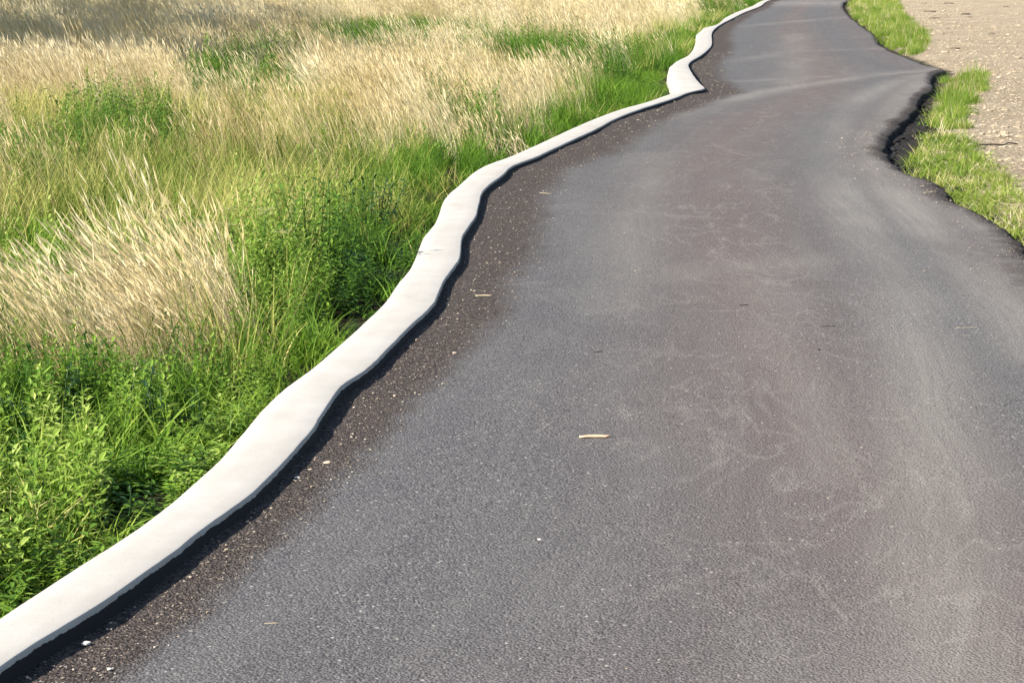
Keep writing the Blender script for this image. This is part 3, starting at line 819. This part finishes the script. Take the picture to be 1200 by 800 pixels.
# dark clods on the gravel
clods = [rock_mesh("earth_clod", M_CLOD, 400 + i, 2, .4, .6) for i in range(4)]
CL = [(1090, 14, .55, "wide dark clod on the gravel right of the far grass tuft"), (1111, 4, .60, "darkest clod at the top of the gravel"),
      (1131, 17, .50, "flat dark clod on the gravel below the darkest clod"), (1083, 4, .30, "small clod at the top edge of the gravel beside the grass"),
      (1178, 8, .35, "clod at the top right corner of the gravel"), (1094, 22, .45, "thin clod just below the wide dark clod"),
      (1136, 21, .30, "little clod touching the flat dark clod"), (1119, 57, .26, "curved dark clod on the gravel beside the tip of the asphalt"),
      (1111, 34, .16, "single small clod midway between the two grass patches"), (1161, 40, .25, "brownish clod on open gravel near the right edge")]
for i, (u_, v_, s, lb) in enumerate(CL):
    X, Y = map(float, ground(u_, v_))
    o = link("earth_clod", clods[i % 4], loc=(X, Y, float(ground_z(np.array(X), np.array(Y))) + .012), rot=(0, 0, random.uniform(-.3, .3)), scale=(s * .8, s * .6, .12 + .1 * s))
    tag(o, lb, "clod", "dark clods on the gravel")

# ------------------------------------------------------------------ sticks and twigs
def tube(points, radii, n=6):
    vs, fs = [], []
    pts = [Vector(p) for p in points]
    for i, p in enumerate(pts):
        d = (pts[min(i + 1, len(pts) - 1)] - pts[max(i - 1, 0)]).normalized()
        s = d.cross(Vector((0, 0, 1)) if abs(d.z) < .9 else Vector((1, 0, 0))).normalized(); q = s.cross(d)
        for k in range(n):
            a = 6.28318 * k / n
            vs.append(p + (s * math.cos(a) + q * math.sin(a)) * radii[i] * (1 + .15 * math.sin(k * 2.3 + i)))
    for i in range(len(pts) - 1):
        for k in range(n):
            fs.append((i*n + k, i*n + (k+1) % n, (i+1)*n + (k+1) % n, (i+1)*n + k))
    fs.append(tuple(range(n))[::-1]); fs.append(tuple((len(pts) - 1) * n + k for k in range(n)))
    return vs, fs
def stick(name, u0, v0, u1, v1, r, mat, label, cat, zfun=None, kink=.06):
    x0, y0 = map(float, ground(u0, v0)); x1, y1 = map(float, ground(u1, v1))
    L = math.hypot(x1 - x0, y1 - y0); px, py = -(y1 - y0) / L, (x1 - x0) / L
    pts, rad = [], []
    for i in range(7):
        t = i / 6 - .5
        k = L * kink * (random.random() - .5)
        pts.append(((x1 - x0) * t + px * k, (y1 - y0) * t + py * k, r * .9 + L * .03 * (random.random())))
        rad.append(r * (1.15 - .5 * abs(t) + .25 * random.random()))
    v_, f_ = tube(pts, rad)
    cx, cy = (x0 + x1) / 2, (y0 + y1) / 2
    z = on_path(np.array(cy), np.array(cx)) if zfun is None else zfun(np.array(cx), np.array(cy))
    return tag(link(name, new_mesh(name, v_, f_, mat, True), loc=(cx, cy, float(z))), label, cat)
M_WOOD = solid("bare_wood", (0.62, 0.43, 0.29)); M_STRAW = solid("dry_stalk", (0.42, 0.35, 0.24)); M_TWIG = solid("dark_bark", (0.07, 0.055, 0.045))
stick("wood_stick", 679, 511, 715, 510, .0044, M_WOOD, "pale tan-orange stick lying crosswise on the middle of the path", "stick")
stick("dry_stalk", 557, 348, 577, 348, .0034, M_STRAW, "cream dry stalk on the coarse strip right of the kerb", "stalk")
stick("twig", 695, 413, 706, 412, .0017, M_TWIG, "short dark twig above the pale tan-orange stick on smooth asphalt", "twig")
stick("twig", 866, 358, 877, 357.5, .0017, M_TWIG, "short dark twig on the dusty brown middle of the path", "twig")
stick("twig", 961, 382, 978, 381.5, .0013, M_TWIG, "longer thin dark twig right of the dusty middle of the path", "twig")
stick("dry_stalk", 1120, 384, 1148, 383, .0009, M_STRAW, "thin straw stalk on the right side of the path", "stalk")
stick("dry_stalk", 632, 226, 646, 227, .0016, M_STRAW, "bleached straw beside the upper kerb where smooth asphalt begins", "stalk")
stick("dry_stalk", 310, 730, 328, 730, .0008, M_STRAW, "faint straw lying on the lower left asphalt", "stalk")
stick("dry_stalk", 1083, 227, 1098, 226, .0022, M_STRAW, "cream stalk by the right edge of the asphalt under the verge grass", "stalk")
stick("dead_branch", 1140, 172, 1190, 168, .006, M_TWIG, "long thin dark branch lying on the gravel beyond the verge grass", "branch", ground_z, .10)

# ------------------------------------------------------------------ weeds that stand out one by one
def leaf_mesh(name, mat, length, width, droop, tone):
    mb = MB(); leaf(mb, (0, 0, 0), (1, 0, .35), length, width, droop, tone)
    return mb.build(name, mat)
LEAVES = {k: [leaf_mesh("leaf", m, 1, w_, d, t_) for (w_, d, t_) in ((.26, .5, .2), (.30, .7, .5), (.22, .3, .8), (.28, .9, .65))] for k, m in (('dark', M_DARKLEAF), ('green', M_WEED))}
LEAVES['broad'] = [leaf_mesh("leaf", M_WEED, 1, w_, d, t_) for (w_, d, t_) in ((.5, .8, .8), (.55, .6, .95), (.45, .9, .6))]
def weed(name, u_, v_, h, spread, nst, nl, ll, style, label, cat='weed', group=None, umbels=0):
    X, Y = map(float, ground(u_, v_, -.05))
    root = tag(link(name, None, loc=(X, Y, float(ground_z(np.array(X), np.array(Y))))), label, cat, group)
    for sidx in range(nst):
        az = random.uniform(0, 6.283); lean = random.uniform(0, .45) if nst > 1 else random.uniform(0, .12)
        b = Vector((math.cos(az), math.sin(az), 0)) * spread * random.uniform(.1, .6)
        hh = h * random.uniform(.75, 1.05)
        dirv = Vector((math.cos(az) * math.sin(lean), math.sin(az) * math.sin(lean), math.cos(lean)))
        pts = [b - dirv * .03] + [b + dirv * hh * t + Vector((math.cos(az + 1), math.sin(az + 1), 0)) * .02 * math.sin(t * 3) for t in (.25, .5, .75, 1)]
        vs, fs = tube(pts, [.006, .005, .004, .003, .0015], 5)
        me = new_mesh("stem", vs, fs, M_DARKLEAF if style == 'dark' else M_WEED, True)
        fattr(me, 'blade', np.full(len(vs), .5))
        link("stem", me, root)
        ph = random.uniform(0, 6.28)
        for i in range(nl):
            t = .12 + .88 * (i + random.random() * .5) / nl
            ph += 2.4 + random.uniform(-.4, .4)
            sc = ll * (1.1 - .5 * t) * random.uniform(.75, 1.2)
            p = b + dirv * hh * min(t, 1)
            link("leaf", random.choice(LEAVES[style]), root, loc=p, rot=(random.uniform(-.4, .4), random.uniform(-.5, .35) - .5 * t * t, ph), scale=(sc, sc, sc))
        if sidx < umbels:
            mb = MB()
            for _ in range(40):
                a = random.uniform(0, 6.28); rr = .05 * math.sqrt(random.random())
                c = pts[-1] + Vector((rr * math.cos(a), rr * math.sin(a), .02 + random.uniform(-.006, .006)))
                q = .006
                mb.add([c + Vector((-q, -q, 0)), c + Vector((q, -q, .002)), c + Vector((q, q, 0)), c + Vector((-q, q, .002))], [(0, 1, 2, 3)], random.random())
            link("flower_head", mb.build("flower_head", M_UMBEL), root)
    return root
GW = "weeds standing out of the left bank"
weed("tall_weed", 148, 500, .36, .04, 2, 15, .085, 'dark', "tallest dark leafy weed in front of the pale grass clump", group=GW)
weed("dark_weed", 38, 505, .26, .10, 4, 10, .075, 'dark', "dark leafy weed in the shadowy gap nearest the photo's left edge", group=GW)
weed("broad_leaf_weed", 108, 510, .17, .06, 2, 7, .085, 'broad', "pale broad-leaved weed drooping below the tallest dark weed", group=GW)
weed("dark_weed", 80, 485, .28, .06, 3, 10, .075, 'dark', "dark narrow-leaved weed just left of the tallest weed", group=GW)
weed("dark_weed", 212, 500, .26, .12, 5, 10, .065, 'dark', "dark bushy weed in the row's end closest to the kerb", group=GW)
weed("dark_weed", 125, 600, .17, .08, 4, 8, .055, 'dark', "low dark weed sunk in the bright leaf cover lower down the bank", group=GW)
weed("broad_leaf_weed", 8, 578, .15, .04, 2, 6, .075, 'broad', "pale big-leaved weed cut by the photo's left edge", group=GW)
weed("leafy_bush", 375, 318, .60, .28, 14, 16, .10, 'green', "large bright green bush between the pale grass and the kerb bend", 'bush')
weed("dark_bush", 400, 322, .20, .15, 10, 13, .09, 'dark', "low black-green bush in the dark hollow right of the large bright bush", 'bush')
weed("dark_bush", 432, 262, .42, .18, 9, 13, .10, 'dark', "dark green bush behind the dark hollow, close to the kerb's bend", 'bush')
weed("flowering_weed", 300, 330, .42, .22, 6, 9, .08, 'green', "weed with flat pale yellow flower heads beside the pale grass clump", umbels=5, group=GW)
weed("dark_bush", 312, 98, .62, .5, 7, 10, .16, 'dark', "distant dark bush alone among golden grass at upper left centre", 'bush')
weed("dark_bush", 100, 152, .55, .3, 6, 10, .13, 'dark', "spiky dark bush left of the pair standing in the golden grass", 'bush')
weed("dark_bush", 170, 152, .42, .45, 7, 9, .12, 'green', "olive green bush right of the pair standing in the golden grass", 'bush')
weed("dark_bush", 645, 76, .5, .6, 6, 9, .15, 'green', "green bush between golden grass and the far lush bank", 'bush')
weed("dark_bush", 812, 8, 1.0, 1.0, 8, 10, .3, 'dark', "dark bush at the top of the photo left of the far kerb", 'bush')

# ------------------------------------------------------------------ trees left of the view; their shade lies across the far grass
def mat_bark():
    t = NT("bark"); tc = t.n('TexCoord').outputs['Object']
    n = t.noise(t.n('Mapping', {'Vector': tc, 'Scale': (6, 6, 1)}).outputs[0], 2, 5)
    return t.set(color=t.mix(n, (0.06, 0.048, 0.038), (0.20, 0.165, 0.135)), rough=.95, normal=t.bump(n, .8, .05))
M_BARK = mat_bark()
M_TLEAF = mat_leaf("tree_leaf", [(0.1, (0.03, 0.07, 0.014)), (0.5, (0.06, 0.12, 0.025)), (0.9, (0.11, 0.17, 0.04))], .3)
def tree_meshes(h, r, seed):
    rnd = random.Random(seed)
    vs, fs = [], []
    def add(pts, rad):
        v_, f_ = tube(pts, rad, 7); b = len(vs); vs.extend(v_); fs.extend([tuple(b + i for i in q) for q in f_])
    tr = [Vector((rnd.gauss(0, .12) * i, rnd.gauss(0, .12) * i, h * .8 * i / 6)) for i in range(7)]
    tr[0] = Vector((0, 0, -.3))
    add(tr, [.32 * (1 - .14 * i) for i in range(7)])
    mb = MB()
    ends = [tr[-1]]
    for i in range(26):
        t = rnd.uniform(.34, .98); k = min(5, int(t * 6)); p = tr[k].lerp(tr[k+1], t * 6 - k)
        a = rnd.uniform(0, 6.283); L = r * rnd.uniform(.6, 1.0) * (1.15 - .5 * t)
        e1 = p + Vector((math.cos(a), math.sin(a), .55)) * L * .55; e2 = e1 + Vector((math.cos(a + .3), math.sin(a + .3), .35)) * L * .5
        add([p, e1, e2], [.11, .06, .02]); ends += [e1, e2, (e1 + e2) / 2]
    for e in ends:
        for _ in range(4):
            c = e + Vector((rnd.gauss(0, .5), rnd.gauss(0, .5), rnd.gauss(.1, .4)))
            tone = rnd.random()
            for _ in range(80):
                d = Vector((rnd.gauss(0, 1), rnd.gauss(0, 1), rnd.gauss(0, 1)))
                leaf(mb, c + d * .45, (d.x, d.y, d.z - .3), rnd.uniform(.2, .34), .16, .2, min(1, max(0, tone + rnd.gauss(0, .2))))
    return new_mesh("trunk", vs, fs, M_BARK, True), mb.build("crown", M_TLEAF)
tm = [tree_meshes(17, 5.2, 5), tree_meshes(16, 5.0, 6)]
TREES = [(-20.5, 21.2, 0, .92, "leafy tree nearest the viewer in the row left of the meadow"), (-22, 29.5, 1, 1.0, "second leafy tree from the near end of the row left of the meadow"),
         (-24.5, 40.5, 0, 1.0, "middle leafy tree of the row left of the meadow"), (-27.5, 50, 1, 1.05, "leafy tree before the last in the row left of the meadow"), (-31, 64, 0, 1.1, "leafy tree at the far end of the row left of the meadow")]
for X, Y, k, s, lb in TREES:
    r_ = tag(link("leafy_tree", None, loc=(X, Y, float(ground_z(np.array(X), np.array(Y)))), rot=(0, 0, random.uniform(0, 6)), scale=(s, s, s)), lb, "tree", "trees left of the meadow")
    link("trunk", tm[k][0], r_); link("crown", tm[k][1], r_)
